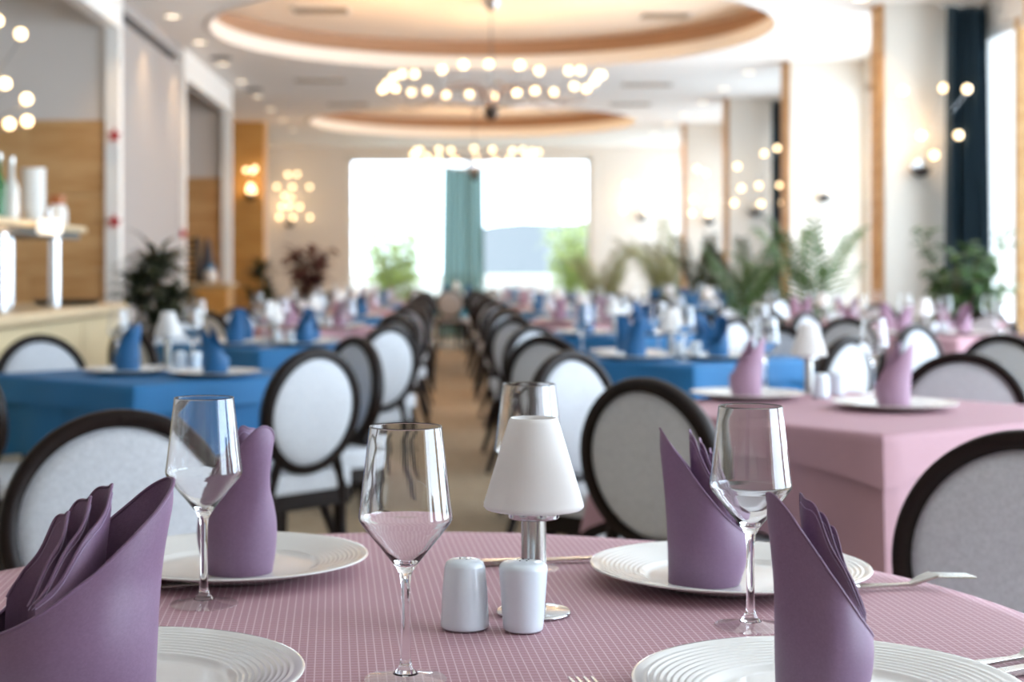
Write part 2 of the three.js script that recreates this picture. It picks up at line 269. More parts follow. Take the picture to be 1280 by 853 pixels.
// ------------------------------------------------------------------ lamps of the room
const bulbGeo = new THREE.SphereGeometry(.031, 18, 14);
const WARM = new THREE.Color().setRGB(1, .66, .36);
function glow(x, y, z, k, r = 1) { const l = new THREE.PointLight(WARM, k); l.position.set(x, y, z); l.shadow.radius = r; l.name = 'bulb_glow'; scene.add(l); }
function sconce(x, y, d, bulbs, label, s = 1) {                 // bowl on the wall, curved wires, a bulb on each; bulbs as offsets from the bowl
  const g = thing('wall_sconce', label, 'sconce', [x, y, -d + .1], 0, 'bulb sconces');
  put('wall_plate', new THREE.CylinderGeometry(.05, .05, .02, 24).rotateX(Math.PI / 2).translate(0, .02, -.088), M.chrome, g);
  put('bracket', tube([[0, .02, -.08], [0, .0, -.04], [0, .0, 0]], .01, 10), M.chrome, g);
  put('bowl', lathe([[0, -.075], [.03, -.07], [.065, -.045], [.09, 0], [.085, .0], [.06, -.038], [.025, -.062], [0, -.067]], 28), M.darkmetal, g);
  bulbs.forEach(([bx, by], i) => {
    const bz = .05 + .2 * ((i * 7) % 5) / 4;
    put('wire', tube([[0, -.04, 0], [bx * .25, by * .45, bz * .6], [bx, by - .028 * s, bz]], .0035, 12, 5), M.chrome, g);
    const b = put('bulb', bulbGeo, M.bulb, g); b.position.set(bx, by, bz); b.scale.setScalar(s);
  });
  const gi = Math.floor(bulbs.length / 2), gb = bulbs[gi]; glow(x + gb[0], y + gb[1], -d + .1 + .05 + .2 * ((gi * 7) % 5) / 4, .2);
}
const S6 = [[-.16, .61], [.13, .62], [.28, .60], [-.03, .25], [.23, .245], [.085, .10]];
const S9 = [[-.17, .36], [.06, .46], [.16, .50], [-.14, .18], [.19, .2], [-.2, .06], [.03, .05], [.21, .06], [.02, .2]];
sconce(3.8, 1.97, 12.5, S6, 'six bulb sconce on the column beside the dark curtain');
sconce(3.86, 1.92, 15.9, S9.slice(0, 7).map(([a, b]) => [a, b * .95]), 'pale bulb sconce on the bright white column');
sconce(3.84, 1.9, 19.3, S9.map(([a, b]) => [a * 1.35, b * 1.5]), 'bulb sconce on the column with palms and dark curtain');
sconce(3.86, 1.9, 22.7, S9.slice(0, 8).map(([a, b]) => [-a * 1.4, b * 1.45]), 'bulb sconce on the column nearest the end wall');
sconce(3.4, 2.1, 26.8, S9.slice(0, 7).map(([a, b]) => [a * 1.6, b * 1.5]), 'bulb sconce on the end wall between window and columns');
sconce(-2.74, 2.24, 22.3, [[-.06, .35], [.05, .33], [.09, .36], [.0, .12], [.04, .11], [-.02, 0.06], [.06, .05]], 'bulb sconce on the golden wood pier');
sconce(-2.63, 1.98, 26.8, [[-.02, .72], [.12, .72], [-.16, .53], [.05, .53], [.3, .53], [.03, .37], [-.1, .24], [.02, .24], [.15, .24], [-.13, .08], [.05, .08], [.3, .08], [-.05, .4]].map(([a, b]) => [a * 1.2, b * 1.15]), 'many bulb sconce on the cream end wall by the golden pier');
sconce(-2.66, 1.86, 9.0, [[.13, .71], [.29, .62], [.23, .33], [.31, .26], [.24, .11], [.3, .14]], 'bulb sconce on the white post at the bar');
function chandelier(x, d, y, R, nb, label, drop) {
  const g = thing('chandelier', label, 'chandelier', [x, y, -d]);
  put('ceiling_canopy', lathe([[0, CEIL + .3 - y], [.08, CEIL + .3 - y], [.08, CEIL + .26 - y], [.03, CEIL + .2 - y], [.012, CEIL + .18 - y]], 24), M.chrome, g);
  put('rod', cyl(.01, .01, CEIL + .24 - y - .02 + drop, 0, -drop + .02, 0, 10), M.chrome, g);
  put('hub', lathe([[0, -drop - .07], [.03, -drop - .06], [.075, -drop + .01], [.06, -drop + .04], [.02, -drop + .06], [0, -drop + .06]], 24), M.darkmetal, g);
  for (let i = 0; i < 6; i++) { const a = i * Math.PI / 3 + .35, c = Math.cos(a), s = Math.sin(a), q = (r, h) => [c * r, h, s * r]; put('arm', taperTube([q(.03, -drop + .02), q(.12, -drop + .22), q(.3, -.02), q(.48, -.06), q(.62, -.17), q(.8, -.19), q(.94, -.1)].map(p => p), [.010, .009, .008, .006, .004], 28, 7), M.bronze, g); }
  for (let i = 0; i < nb; i++) {
    const a = (i + .3 * rnd()) / nb * Math.PI * 2, r = R * rr(.93, 1.03), h = rr(-.02, .05), c = Math.cos(a), s = Math.sin(a);
    put('wire', tube([[c * .03, -drop + .05, s * .03], [c * r * .5, -.16, s * r * .5], [c * r * .9, -.12, s * r * .9], [c * r, h - .028, s * r]], .003, 14, 4), M.chrome, g);
    const b = put('bulb', bulbGeo, M.bulb, g); b.position.set(c * r, h, s * r);
    if (i % Math.floor(nb / 4) === 0) glow(x + c * r, y + h, -d + s * r, 1.8);
  }
}
chandelier(.43, 14, 2.83, 1.0, 28, 'large chandelier ring of globe bulbs under the larger ceiling recess', .26);
chandelier(.45, 22.5, 2.83, .9, 20, 'smaller chandelier under the far ceiling recess before the end window', .3);
const dlRing = lathe([[.062, 0], [.085, 0], [.088, -.006], [.062, -.01], [.062, 0]], 28), dlDisc = new THREE.CylinderGeometry(.062, .062, .004, 28);
for (const [x, n, nm] of [[-2.28, 15, 'along the bar side'], [3.29, 15, 'along the wall columns']]) for (let i = 4; i < n; i++) {
  const d = 2.62 + i * 1.5 + (x > 0 ? .67 : 0), g = thing('ceiling_downlight', `recessed downlight ${['fifteenth', 'fourteenth', 'thirteenth', 'twelfth', 'eleventh', 'tenth', 'ninth', ...[...ORD].reverse()][i]} from the end window in the row ${nm}`, 'downlight', [x, CEIL, -d], 0, 'downlights ' + nm);
  put('ring', dlRing, M.white, g); const q = put('lens', dlDisc, M.downlight, g); q.position.y = -.003;
  const l = new THREE.SpotLight(WARM, 2.4, 0, .8, .6); l.position.set(x, CEIL - .02, -d); l.target.position.set(x, 0, -d); l.shadow.radius = 1; l.name = 'downlight_beam'; scene.add(l, l.target);
}
function vent(x, d, w, y, label, h = .13, mat = M.vent) {
  const g = thing('ceiling_vent', label, 'vent', [x, y, -d]);
  put('vent_frame', mergeGeometries([box(-w / 2, -.012, -h / 2, w / 2, 0, -h / 2 + .02), box(-w / 2, -.012, h / 2 - .02, w / 2, 0, h / 2), box(-w / 2, -.012, -h / 2, -w / 2 + .02, 0, h / 2), box(w / 2 - .02, -.012, -h / 2, w / 2, 0, h / 2)]), M.frame, g);
  put('vent_core', box(-w / 2 + .02, -.004, -h / 2 + .02, w / 2 - .02, 0, h / 2 - .02), M.vent, g);
  const n = 5; for (let i = 0; i < n; i++) put('slat', box(-w / 2 + .02, -.012, -h / 2 + .028 + i * (h - .05) / n, w / 2 - .02, -.003, -h / 2 + .04 + i * (h - .05) / n), mat, g);
}
vent(-1.38, 17.5, .6, CEIL, 'long grille vent beside the larger recess toward the bar side', .3);
vent(-1.22, 20.0, .55, CEIL, 'long grille vent between the two recesses toward the bar side', .3);
vent(2.34, 17.9, .6, CEIL, 'long grille vent beside the larger recess toward the columns', .3);
vent(2.4, 20.0, .55, CEIL, 'long grille vent between the two recesses toward the columns', .3);
vent(-1.15, 14.6, .55, CEIL + .3, 'grille vent inside the larger recess on the bar side', .4);
vent(2.12, 14.9, .5, CEIL + .3, 'grille vent inside the larger recess on the column side', .4);
vent(-2.35, 12.0, .28, CEIL, 'dark square vent over the post with red stars', .4, M.ventdark);
for (const [x, d, lb] of [[-2.24, 15.7, 'dark round speaker between downlights over the niche'], [-2.24, 18.4, 'dark round speaker beyond the niche post']]) { const g = thing('ceiling_speaker', lb, 'speaker', [x, CEIL, -d]); put('rim', dlRing, M.ventdark, g).scale.set(1.3, 1, 1.3); put('grille', new THREE.CylinderGeometry(.08, .08, .006, 24), M.ventdark, g); }

// ------------------------------------------------------------------ dining chair: oval padded back, front faces +z, origin on the floor under the seat
const OV = { y: .68, z: -.235, a: .2, b: .197, tilt: -.13 };
function chairProto() {
  const g = new THREE.Group(); g.name = 'dining_chair'; g.userData = { category: 'chair', base: 'dining_chair' };
  // oval ring: rounded rectangular section swept round the oval
  const n = 72, sec = [[-.014, -.021], [.01, -.023], [.016, -.012], [.018, 0], [.016, .012], [.01, .023], [-.014, .021], [-.016, 0]];
  const place = (geo) => geo.rotateX(OV.tilt).translate(0, OV.y, OV.z);
  const ring = sheet(n, sec.length, (u, v) => { const t = u * Math.PI * 2, k = Math.round(v * sec.length) % sec.length, r = sec[k]; return [(OV.a + r[0]) * Math.sin(t), (OV.b + r[0]) * Math.cos(t), r[1], u * 1.3, v * .12]; });
  put('back_frame', place(ring), M.darkwood, g);
  const pad = (s) => sheet(48, 12, (u, v) => { const t = u * Math.PI * 2, r = v, q = Math.sqrt(Math.max(0, 1 - r ** 3.2)); const x = (OV.a - .012) * r * Math.sin(t), y = (OV.b - .012) * r * Math.cos(t); return [s * x, y, s * (.004 + .022 * q), x, y]; });
  put('backrest_cushion', place(pad(1)), M.chairfab, g);
  put('back_panel', place(pad(-1)), M.chairfab, g);
  // seat
  const sh = new THREE.Shape(); sh.moveTo(-.2, -.21); sh.lineTo(.2, -.21); sh.quadraticCurveTo(.235, -.2, .24, -.1); sh.lineTo(.245, .14); sh.quadraticCurveTo(.245, .2, .19, .215); sh.quadraticCurveTo(0, .25, -.19, .215); sh.quadraticCurveTo(-.245, .2, -.245, .14); sh.lineTo(-.24, -.1); sh.quadraticCurveTo(-.235, -.2, -.2, -.21);
  const seat = new THREE.ExtrudeGeometry(sh, { depth: .03, bevelEnabled: true, bevelSize: .012, bevelThickness: .022, bevelSegments: 4, curveSegments: 8 }).rotateX(Math.PI / 2); seat.translate(0, .455, 0); seat.scale(.97, 1, .97);
  put('seat_cushion', seat, M.chairfab, g);
  const rail = new THREE.ExtrudeGeometry(sh, { depth: .05, bevelEnabled: true, bevelSize: .004, bevelThickness: .004, bevelSegments: 1, curveSegments: 8 }).rotateX(Math.PI / 2).translate(0, .404, 0);
  put('seat_rail', rail, M.darkwood, g);
  for (const s of [-1, 1]) {
    put('leg', taperTube([[s * .2, .4, .17], [s * .2, .3, .172], [s * .203, 0.012, .178]], [.026, .022, .013], 10, 10), M.darkwood, g);
    put('leg', taperTube([[s * .17, .42, -.2], [s * .172, .25, -.2], [s * .18, .012, -.29]], [.024, .021, .015], 12, 10), M.darkwood, g);
    put('back_stile', taperTube([[s * .165, .38, -.2], [s * .15, .46, -.212], [s * .125, .535, -.22]], [.02, .018, .016], 8, 8), M.darkwood, g);
  }
  return g;
}
const CHAIR = chairProto();

// ------------------------------------------------------------------ tableware
const FAR = 9;                                                   // beyond this the finest parts cannot be seen
function glassProto(n, fine) {
  const g = new THREE.Group(); g.name = 'wine_glass'; g.userData = { category: 'wine glass', base: 'wine_glass' };
  put('bowl_and_stem', lathe([[0, .003], [.0118, .0062], [.0065, .012], [.0048, .02], [.0042, .04], [.004, .065], [.0043, .088], [.0055, .097], [.0095, .1045], [.02, .1175], [.032, .1322], [.0405, .1428], [.0428, .1468], [.0432, .1492], [.0430, .1515], [.0415, .162], [.0385, .188], [.0354, .2147], [.0334, .2318], [.0330, .2330], [.0326, .2318], [.0346, .2147], [.0377, .188], [.0407, .162], [.0421, .1513], [.0422, .1492], [.0417, .1472], [.0394, .1438], [.031, .1337], [.0192, .1198], [.009, .1094], [.004, .1068], [0, .1064]], n), fine ? M.glass : M.thinglass, g);
  put('foot', lathe([[0, 0], [.0375, 0], [.0383, .0008], [.0375, .0018], [.024, .0035], [.012, .0065]], n), M.thinglass, g);
  return g;
}
const GLASS = glassProto(72, true), GLASSFAR = glassProto(24, false);
function plateProto(n) {
  const pts = [[0, .004], [.06, .004], [.095, .0045], [.101, .006], [.105, .0085]];
  for (let i = 0; i <= 28; i++) { const t = i / 28; pts.push([.107 + t * .052, .0095 + t * .0105 + .0005 * Math.sin(t * 9 * 6.283)]); }
  pts.push([.1645, .0212], [.1672, .0213], [.168, .0202], [.1672, .0188], [.15, .014], [.115, .005], [.105, .0015], [.1, 0], [.09, 0], [.088, .0015], [0, .0015]);
  const g = new THREE.Mesh(lathe(pts, n), M.china); g.name = 'dinner_plate'; g.userData = { category: 'plate', base: 'dinner_plate' }; return g;
}
const PLATE = plateProto(96), PLATEFAR = plateProto(32);
// napkin: sleeve cut on a slant, tip toward +x, three pleats nested in the mouth
function napkinProto(mat, fine) {
  const g = new THREE.Group(); g.name = 'folded_napkin'; g.userData = { category: 'napkin', base: 'folded_napkin' };
  const nu = fine ? 72 : 30, nv = fine ? 22 : 8;
  const wall = (th, y, a, b, ox, lean) => {                      // point of a sleeve at angle th and height y
    const s = Math.min(1, y / .16), c = Math.cos(th), k = 1 - .32 * s * Math.pow((1 + c) / 2, 2), low = Math.max(0, -c);
    let x = a * c, z = b * Math.sin(th) * k * (1 + .22 * Math.sin(Math.min(1, y / .1) * Math.PI));
    x -= low * .012 * Math.sin(Math.min(1, y / .085) * Math.PI * .8); x += lean * s * s * (.4 + .6 * (1 + c) / 2);
    z += .003 * Math.sin(th * 3 + y * 40) * s;
    return [x + ox, y, z];
  };
  const rim = (th, hi, lo) => { const c = (1 + Math.cos(th)) / 2; return lo + (hi - lo) * Math.pow(c, 1.1) * (1 - .06 * Math.sin(th) ) ; };
  const shell = (a, b, ox, hi, lo, lean, th0, th1, y0, wave) => {
    const f = (u, v) => { const th = th0 + (th1 - th0) * u, h = rim(th, hi, lo) + wave * Math.sin(th * 7); return [...wall(th, y0 + v * (h - y0), a, b, ox, lean), u * (th1 - th0) * .05, v * .18]; };
    return [sheet(nu, nv, f), f];
  };
  const [outer, fo] = shell(.042, .041, 0, .182, .06, .010, -Math.PI, Math.PI, 0, 0);
  put('outer_fold', outer, mat, g);
  const hem = (f, n, r) => tube(Array.from({ length: n + 1 }, (_, i) => f(i / n, 1).slice(0, 3)), r, n * 3, 5);
  if (fine) put('hem', hem(fo, 40, .0013), mat, g);
  [[.029, .033, -.018, .180, .05, .006], [.026, .029, -.025, .170, .045, .004], [.022, .024, -.031, .158, .04, .002]].slice(0, fine ? 3 : 2).forEach(([a, b, ox, hi, lo, lean], i) => {
    const [pl, fp] = shell(a, b, ox, hi, lo, lean, -2.0 + i * .1, 1.9 - i * .15, .02, .003);
    const p = put('inner_pleat', pl, mat, g);
    if (fine) { put('hem', hem(fp, 30, .0011), mat, p); put('stitching', tube(Array.from({ length: 31 }, (_, i2) => { const q = fp(i2 / 30, .955), o = 1.012; return [(q[0] - ox) * o + ox, q[1], q[2] * o]; }), .00035, 80, 4), M.stitch, p); }
  });
  return g;
}
const NAP = { purple: napkinProto(M.purplenap, true), pink: napkinProto(M.pinknap, false), blue: napkinProto(M.bluenap, false) };
function lampProto() {
  const g = new THREE.Group(); g.name = 'table_lamp'; g.userData = { category: 'table lamp', base: 'table_lamp' };
  put('lamp_base', lathe([[0, 0], [.0405, 0], [.041, .002], [.039, .0042], [.02, .0052], [0, .0055]], 48), M.chrome, g);
  put('stem', cyl(.0138, .0138, .108, 0, .004, 0, 32), M.steel, g);
  put('collar', lathe([[0, .1045], [.027, .1045], [.0285, .106], [.0285, .1165], [.027, .118], [.0, .118]], 40), M.chrome, g);
  put('candle_holder', cyl(.012, .012, .05, 0, .116, 0, 20), M.white, g);
  put('shade', lathe([[.049, .1145], [.0525, .1148], [.0548, .1172], [.0545, .121], [.0275, .2105], [.0255, .2142], [.0235, .2142], [.0252, .2095], [.0515, .1215], [.0515, .1185], [.049, .1165], [.049, .1145]], 56), M.shade, g);
  return g;
}
const LAMP = lampProto();
function shakerProto(kind) {
  const g = new THREE.Group(), salt = kind === 'salt'; g.name = kind + '_shaker'; g.userData = { category: 'shaker', base: kind + '_shaker' };
  put('body', lathe(salt ? [[0, 0], [.0235, 0], [.0252, .002], [.0254, .006], [.0238, .04], [.0213, .064], [.0195, .069], [.0155, .0715], [.008, .0728], [0, .073]] : [[0, 0], [.019, 0], [.0208, .002], [.0215, .008], [.0245, .05], [.0255, .064], [.0248, .068], [.0215, .0705], [.0175, .0712], [.009, .0728], [0, .0735]], 44), M.shaker, g);
  put('holes', mergeGeometries([[0, 0], ...[0, 1, 2, 3, 4].map(i => [Math.cos(i * 1.257) * .006, Math.sin(i * 1.257) * .006])].map(([x, z]) => cyl(.0009, .0009, .001, x, .0722 + (salt ? 0 : .0004), z, 8))), M.hole, g);
  return g;
}
const SALT = shakerProto('salt'), PEPPER = shakerProto('pepper');
function extr(shape, h, bend) { const g = new THREE.ExtrudeGeometry(shape, { depth: h, bevelEnabled: true, bevelSize: .0006, bevelThickness: .0006, bevelSegments: 2, curveSegments: 10 }); g.rotateX(-Math.PI / 2); const p = g.attributes.position; for (let i = 0; i < p.count; i++) p.setY(i, p.getY(i) + bend(p.getZ(i))); g.computeVertexNormals(); return g; }
const bendFork = (z) => { const t = Math.max(0, (-z - .02) / .08); return .003 + .012 * Math.sin(Math.min(1, t) * 2.6) * (t > 0 ? 1 : 0) + (z > .05 ? .002 : 0); };
function forkProto() {                                            // tines toward -z
  const g = new THREE.Group(); g.name = 'fork'; g.userData = { category: 'fork', base: 'fork' };
  const h = new THREE.Shape(); h.moveTo(-.0035, 0); h.lineTo(-.004, -.05); h.quadraticCurveTo(-.009, -.095, -.0085, -.1); h.quadraticCurveTo(0, -.108, .0085, -.1); h.quadraticCurveTo(.009, -.095, .004, -.05); h.lineTo(.0035, 0); h.quadraticCurveTo(.003, .015, .0105, .035); h.lineTo(.0118, .05); h.lineTo(-.0118, .05); h.lineTo(-.0105, .035); h.quadraticCurveTo(-.003, .015, -.0035, 0);
  put('handle', extr(h, .0022, bendFork), M.steel, g);
  for (let i = 0; i < 4; i++) { const t = new THREE.Shape(), x = -.0102 + i * .0068; t.moveTo(x - .0017, .049); t.lineTo(x + .0017, .049); t.lineTo(x + .0008, .1); t.lineTo(x - .0008, .1); put('tine', extr(t, .0016, bendFork), M.steel, g); }
  return g;
}
function knifeProto() {
  const g = new THREE.Group(); g.name = 'knife'; g.userData = { category: 'knife', base: 'knife' };
  const h = new THREE.Shape(); h.moveTo(-.005, .0); h.lineTo(-.007, -.085); h.quadraticCurveTo(0, -.1, .007, -.085); h.lineTo(.005, 0); put('handle', extr(h, .005, () => .001), M.steel, g);
  const b = new THREE.Shape(); b.moveTo(-.006, .0); b.lineTo(-.009, .03); b.quadraticCurveTo(-.01, .09, .005, .118); b.lineTo(.0055, .0); put('blade', extr(b, .0014, () => .003), M.steel, g);
  return g;
}
const FORK = forkProto(), KNIFE = knifeProto();

// ------------------------------------------------------------------ tables and cloths
const TOP = .77;
function clothSquare(half, hang, corner, y, seedv, ripple = .012) {   // square cloth: top, then hanging sides that fall lower at the corners
  const n = 128, per = (t) => { const k = (t * 4) % 4, s = Math.floor(k), f = k - s, e = 2 * f - 1; let x, z, nx, nz; const c = .008 / half; const m = Math.pow(Math.abs(e), 30) * c; [x, z] = [[e, 1], [1, -e], [-e, -1], [-1, e]][s]; [nx, nz] = [[0, 1], [1, 0], [0, -1], [-1, 0]][s]; const kx = Math.pow(Math.abs(e), 10) * Math.sign(e); const t2 = [[1, 0], [0, -1], [-1, 0], [0, 1]][s]; nx += t2[0] * kx * 1; nz += t2[1] * kx * 1; const l = Math.hypot(nx, nz); return [x * half * (1 - m), z * half * (1 - m), nx / l, nz / l, Math.abs(e)]; };
  return sheet(n, 22, (u, v) => {
    const [x, z, nx, nz, e] = per(u);
    if (v <= 8 / 22 + 1e-9) { const k = v / (8 / 22); return [x * k, y, z * k, x * k, z * k]; }
    const q = (v - 8 / 22) / (14 / 22), ce = Math.pow(e, 5), L = hang + (corner - hang) * ce, drop = Math.min(q * L, q * L), out = .006 * Math.min(1, q * 8) + q * (.012 + .05 * ce * corner / .3) + ripple * q * Math.sin(u * 75 + seedv) * (1 - ce * .5);
    return [x + nx * out, y - drop, z + nz * out, x + nx * q * L, z + nz * q * L];
  });
}
function clothRound(R, hang, y) {
  return sheet(160, 40, (u, v) => {
    const t = u * 6.28318530718, kR = 26 / 40;
    if (v <= kR + 1e-9) { const r = R * v / kR, x = r * Math.cos(t), z = r * Math.sin(t), w = (vnoise(x * 7 + 9, z * 7 + 9, 512) - .5) * .0016 + (vnoise(x * 2.2 + z * 3 + 40, z * 5 - x * 2 + 40, 512) - .5) * .0014; return [x, y + w - (v > kR - .03 ? .001 : 0), z, x, z]; }
    const q = (v - kR) / (1 - kR), rip = Math.sin(t * 14 + .6 * Math.sin(t * 5)), r = R + .012 * Math.min(1, q * 6) + q * .035 * (1 + .8 * rip), yy = y - .004 * Math.min(1, q * 10) - q * hang;
    return [r * Math.cos(t), yy, r * Math.sin(t), (R + q * hang) * Math.cos(t), (R + q * hang) * Math.sin(t)];
  });
}
const CLOTH = {}; for (const h of [.425, .475]) { CLOTH[h] = { under: clothSquare(h + .003, .27, .36, TOP - .003, 1), over: clothSquare(h + .012, .09, .125, TOP, 4, .004) }; }
function tableBody(h, round) {
  const g = new THREE.Group(); g.userData = { category: 'table', base: 'dining_table' };
  put('tabletop', round ? cyl(h - .006, h - .006, .03, 0, TOP - .042, 0, 64) : rbox(h * 2 - .012, .03, h * 2 - .012, .008, 0, TOP - .025, 0), M.darkwood, g);
  put('apron', round ? cyl(h * .7, h * .7, .07, 0, TOP - .112, 0, 48) : box(-h + .08, TOP - .11, -h + .08, h - .08, TOP - .04, h - .08), M.darkwood, g);
  for (const a of [-1, 1]) for (const b of [-1, 1]) { const q = round ? h * .5 : h - .1; put('leg', taperTube([[a * q, TOP - .06, b * q], [a * q, .4, b * q], [a * q, .016, b * q]], [.03, .027, .02], 6, 10), M.darkwood, g); }
  return g;
}
const BODY = { .425: tableBody(.425), .475: tableBody(.475) };
function placeChair(bx, bd, tx, td, label, group) {               // back centre at (bx, bd), facing (tx, td)
  const l = Math.hypot(tx - bx, td - bd), fx = (tx - bx) / l, fd = (td - bd) / l;
  copyOf(CHAIR, [bx + fx * .235, 0, -(bd + fd * .235)], Math.atan2(fx, -fd), label, group);
}
function squareTable(o) {
  const { x, d, col, half, phi, who, chairs, row } = o, far = d > FAR, turn = phi * Math.PI / 180, clothM = { pink: M.pinkplain, blue: M.blue, teal: M.teal }[col], napk = { pink: NAP.pink, blue: NAP.blue, teal: NAP.blue }[col];
  const rot = (a, r) => [x + Math.cos(a) * r, d + Math.sin(a) * r];
  copyOf(BODY[half], [x, 0, -d], turn, `dark wooden square table under the cloth of ${who}`, 'square dining tables');
  const u = put('tablecloth', CLOTH[half].under, clothM); u.position.set(x, 0, -d); u.rotation.y = turn; tag(u, `${col} tablecloth hanging down around ${who}`, 'tablecloth', `long tablecloths of ${row}`);
  const v = put('table_overlay', CLOTH[half].over, clothM); v.position.set(x, 0, -d); v.rotation.y = turn; tag(v, `short ${col} overlay cloth on top of ${who}`, 'tablecloth', `overlay cloths of ${row}`);
  const side = (a) => { const c = Math.cos(a), s = Math.sin(a); const inner = o.aisle === 0 ? (c < 0 ? 'bar side' : 'column side') : (c * o.aisle > 0 ? 'aisle side' : o.aisle > 0 ? 'bar side' : 'column side'); return `${inner} ${s < 0 ? 'toward the round table' : 'toward the end window'}`; };
  const cornerOf = (a) => { const c = Math.cos(a), q = Math.sin(a); return Math.abs(q) > Math.abs(c) ? (q < 0 ? 'corner toward the round table' : 'corner toward the end window') : o.aisle === 0 ? (c < 0 ? 'bar corner' : 'column corner') : c * o.aisle > 0 ? 'aisle corner' : o.aisle > 0 ? 'bar corner' : 'column corner'; };
  const seats = [0, 1, 2, 3].map(k => turn + k * Math.PI / 2);
  (chairs ?? seats.filter((_, k) => k !== o.skip).map(a => [...rot(a, .82 + rr(-.03, .04)), ...rot(a + rr(-.5, .5), .1), a])).forEach(([bx, bd, tx, td, a]) => placeChair(bx, bd, tx ?? x, td ?? d, `oval-back chair, ${side(a ?? Math.atan2(bd - d, bx - x))}, at ${who}`, `chairs of ${row}`));
  const y = TOP + .001;
  (o.plates ?? seats.map(a => [...rot(a, .25), a])).forEach(([px, pd, a]) => {
    copyOf(far ? PLATEFAR : PLATE, [px, y, -pd], 0, `white plate, ${side(a)}, on ${who}`, `plates of ${row}`);
    copyOf(napk, [px, y + .0045, -pd], o.napTurn ? o.napTurn(a) : a + rr(1.2, 1.9), `${col === 'pink' ? 'mauve' : 'blue'} folded napkin, ${side(a)}, ${who}`, `napkins of ${row}`);
  });
  (o.glasses ?? seats.map(a => rot(a + Math.PI / 4, .39))).forEach(([px, pd], gi) => { const a = Math.atan2(pd - d, px - x); copyOf(far ? GLASSFAR : GLASS, [px, y, -pd], 0, o.glassLabels?.[gi] ?? `wine glass at the ${cornerOf(a)} of ${who}`, `glasses of ${row}`); });
  const lp = o.lamp ?? [x, d];
  copyOf(LAMP, [lp[0], y, -lp[1]], 0, `frosted cone lamp in the middle of ${who}`, `table lamps of ${row}`);
  const sp = o.shakers ?? [[lp[0] + .03, lp[1] - .085], [lp[0] + .095, lp[1] - .075]];
  copyOf(SALT, [sp[0][0], y, -sp[0][1]], 0, `white salt shaker by the lamp of ${who}`, `shakers of ${row}`);
  copyOf(PEPPER, [sp[1][0], y, -sp[1][1]], 0, `white pepper shaker by the lamp of ${who}`, `shakers of ${row}`);
}

// ---- the round table in front
const TC = [-.005, 1.6], TR = .655;
{
  const t = copyOf(tableBody(TR, true), [TC[0], 0, -TC[1]], 0, 'round table under the mauve lattice tablecloth', undefined); t.name = 'round_table'; delete t.userData.group;
  const c = put('round_tablecloth', clothRound(TR, .3, TOP), M.pink); c.position.set(TC[0], 0, -TC[1]); c.rotation.y = .07; tag(c, 'dusty pink tablecloth with fine pale lattice on the round table', 'tablecloth');
}
const onTop = (px, py) => at(px, py, TOP), y0 = TOP + .001;
const who0 = 'the round table';
const P4 = { BL: [-.262, 1.955], BR: [.346, 1.886], FR: [.331, 1.345], FL: [-.291, 1.385] };
const L4 = { BL: 'of the round table toward the blue table', BR: 'of the round table beside the frosted lamp', FR: 'with the slanted napkin beside the fork and knife', FL: 'with the fanned napkin showing stitched pleats' };
const turn4 = { BL: -.85, BR: 2.95, FR: 3.25, FL: .4 }, size4 = { FL: [1.55, 1.02, 1.2], FR: [.84, 1, .95] };
const napDesc = { BL: 'mauve napkin standing with plain back turned, on the plate toward the blue table', BR: 'mauve napkin with leaning pointed tip behind the single wine glass on the column side', FR: 'mauve napkin with upright point and stitched leaf fold beside the cutlery', FL: 'mauve napkin opened into a fan of stitched pleats' };
const napPos = { BL: [.01, -.03], BR: [-.036, -.03], FR: [-.012, -.02], FL: [-.024, -.03] };
for (const k of ['BL', 'BR', 'FR', 'FL']) {
  const [x, d] = P4[k];
  copyOf(PLATE, [x, y0, -d], 0, `wide white plate ${L4[k]}`, 'plates on the round table');
  copyOf(NAP.purple, [x + napPos[k][0], y0 + .0045, -(d + napPos[k][1])], turn4[k], napDesc[k], 'napkins on the round table').scale.set(...(size4[k] ?? [1, 1, 1]));
}
for (const [px, py, lb] of [[507, 852, 'wine glass standing in front of the salt shaker on the round table'], [255, 757, 'wine glass between the two napkins on the bar side of the round table'], [938, 785, 'wine glass between the two napkins on the column side of the round table'], [661, 712, 'wine glass standing behind the frosted lamp on the round table']]) { const [x, d] = onTop(px, py); copyOf(GLASS, [x, y0, -d], 0, lb, 'wine glasses on the round table'); }
{ const [x, d] = onTop(667, 768); copyOf(LAMP, [x, y0, -d], 0, 'frosted cone table lamp with chrome stem on the round table', 'lamp on the round table'); }
{ const [x, d] = onTop(581, 786); copyOf(SALT, [x, y0, -d], 0, 'pale blue white salt shaker wider at its foot on the round table', 'shakers on the round table'); }
{ const [x, d] = onTop(654, 789); copyOf(PEPPER, [x, y0, -d], .3, 'pale blue white pepper shaker wider at its top on the round table', 'shakers on the round table'); }
function cutlery(proto, px, py, deg, label) { const [x, d] = onTop(px, py); copyOf(proto, [x, y0 + .001, -d], deg * Math.PI / 180, label, 'cutlery on the round table'); }
cutlery(KNIFE, 672, 706, -78, 'steel knife between the frosted lamp and a white plate');
cutlery(FORK, 1120, 738, -75, 'steel fork with handle out past the plate beside the column side napkin');
cutlery(FORK, 1262, 832, -60, 'steel fork at the plate with the upright pointed napkin');
cutlery(KNIFE, 1290, 842, -60, 'steel knife next to the fork at the plate with the upright napkin');
cutlery(KNIFE, 175, 741, -72, 'steel knife tip showing behind the fanned napkin');
cutlery(FORK, 752, 905, 5, 'fork with only its tines showing before the shakers');
placeChair(-.585, 2.84, -.15, 1.6, 'light oval-back chair drawn up behind the round table toward the blue table', 'chairs at the round table');
placeChair(.925, 2.47, .25, 1.55, 'grey oval-back chair at the round table in front of the pink square table', 'chairs at the round table');

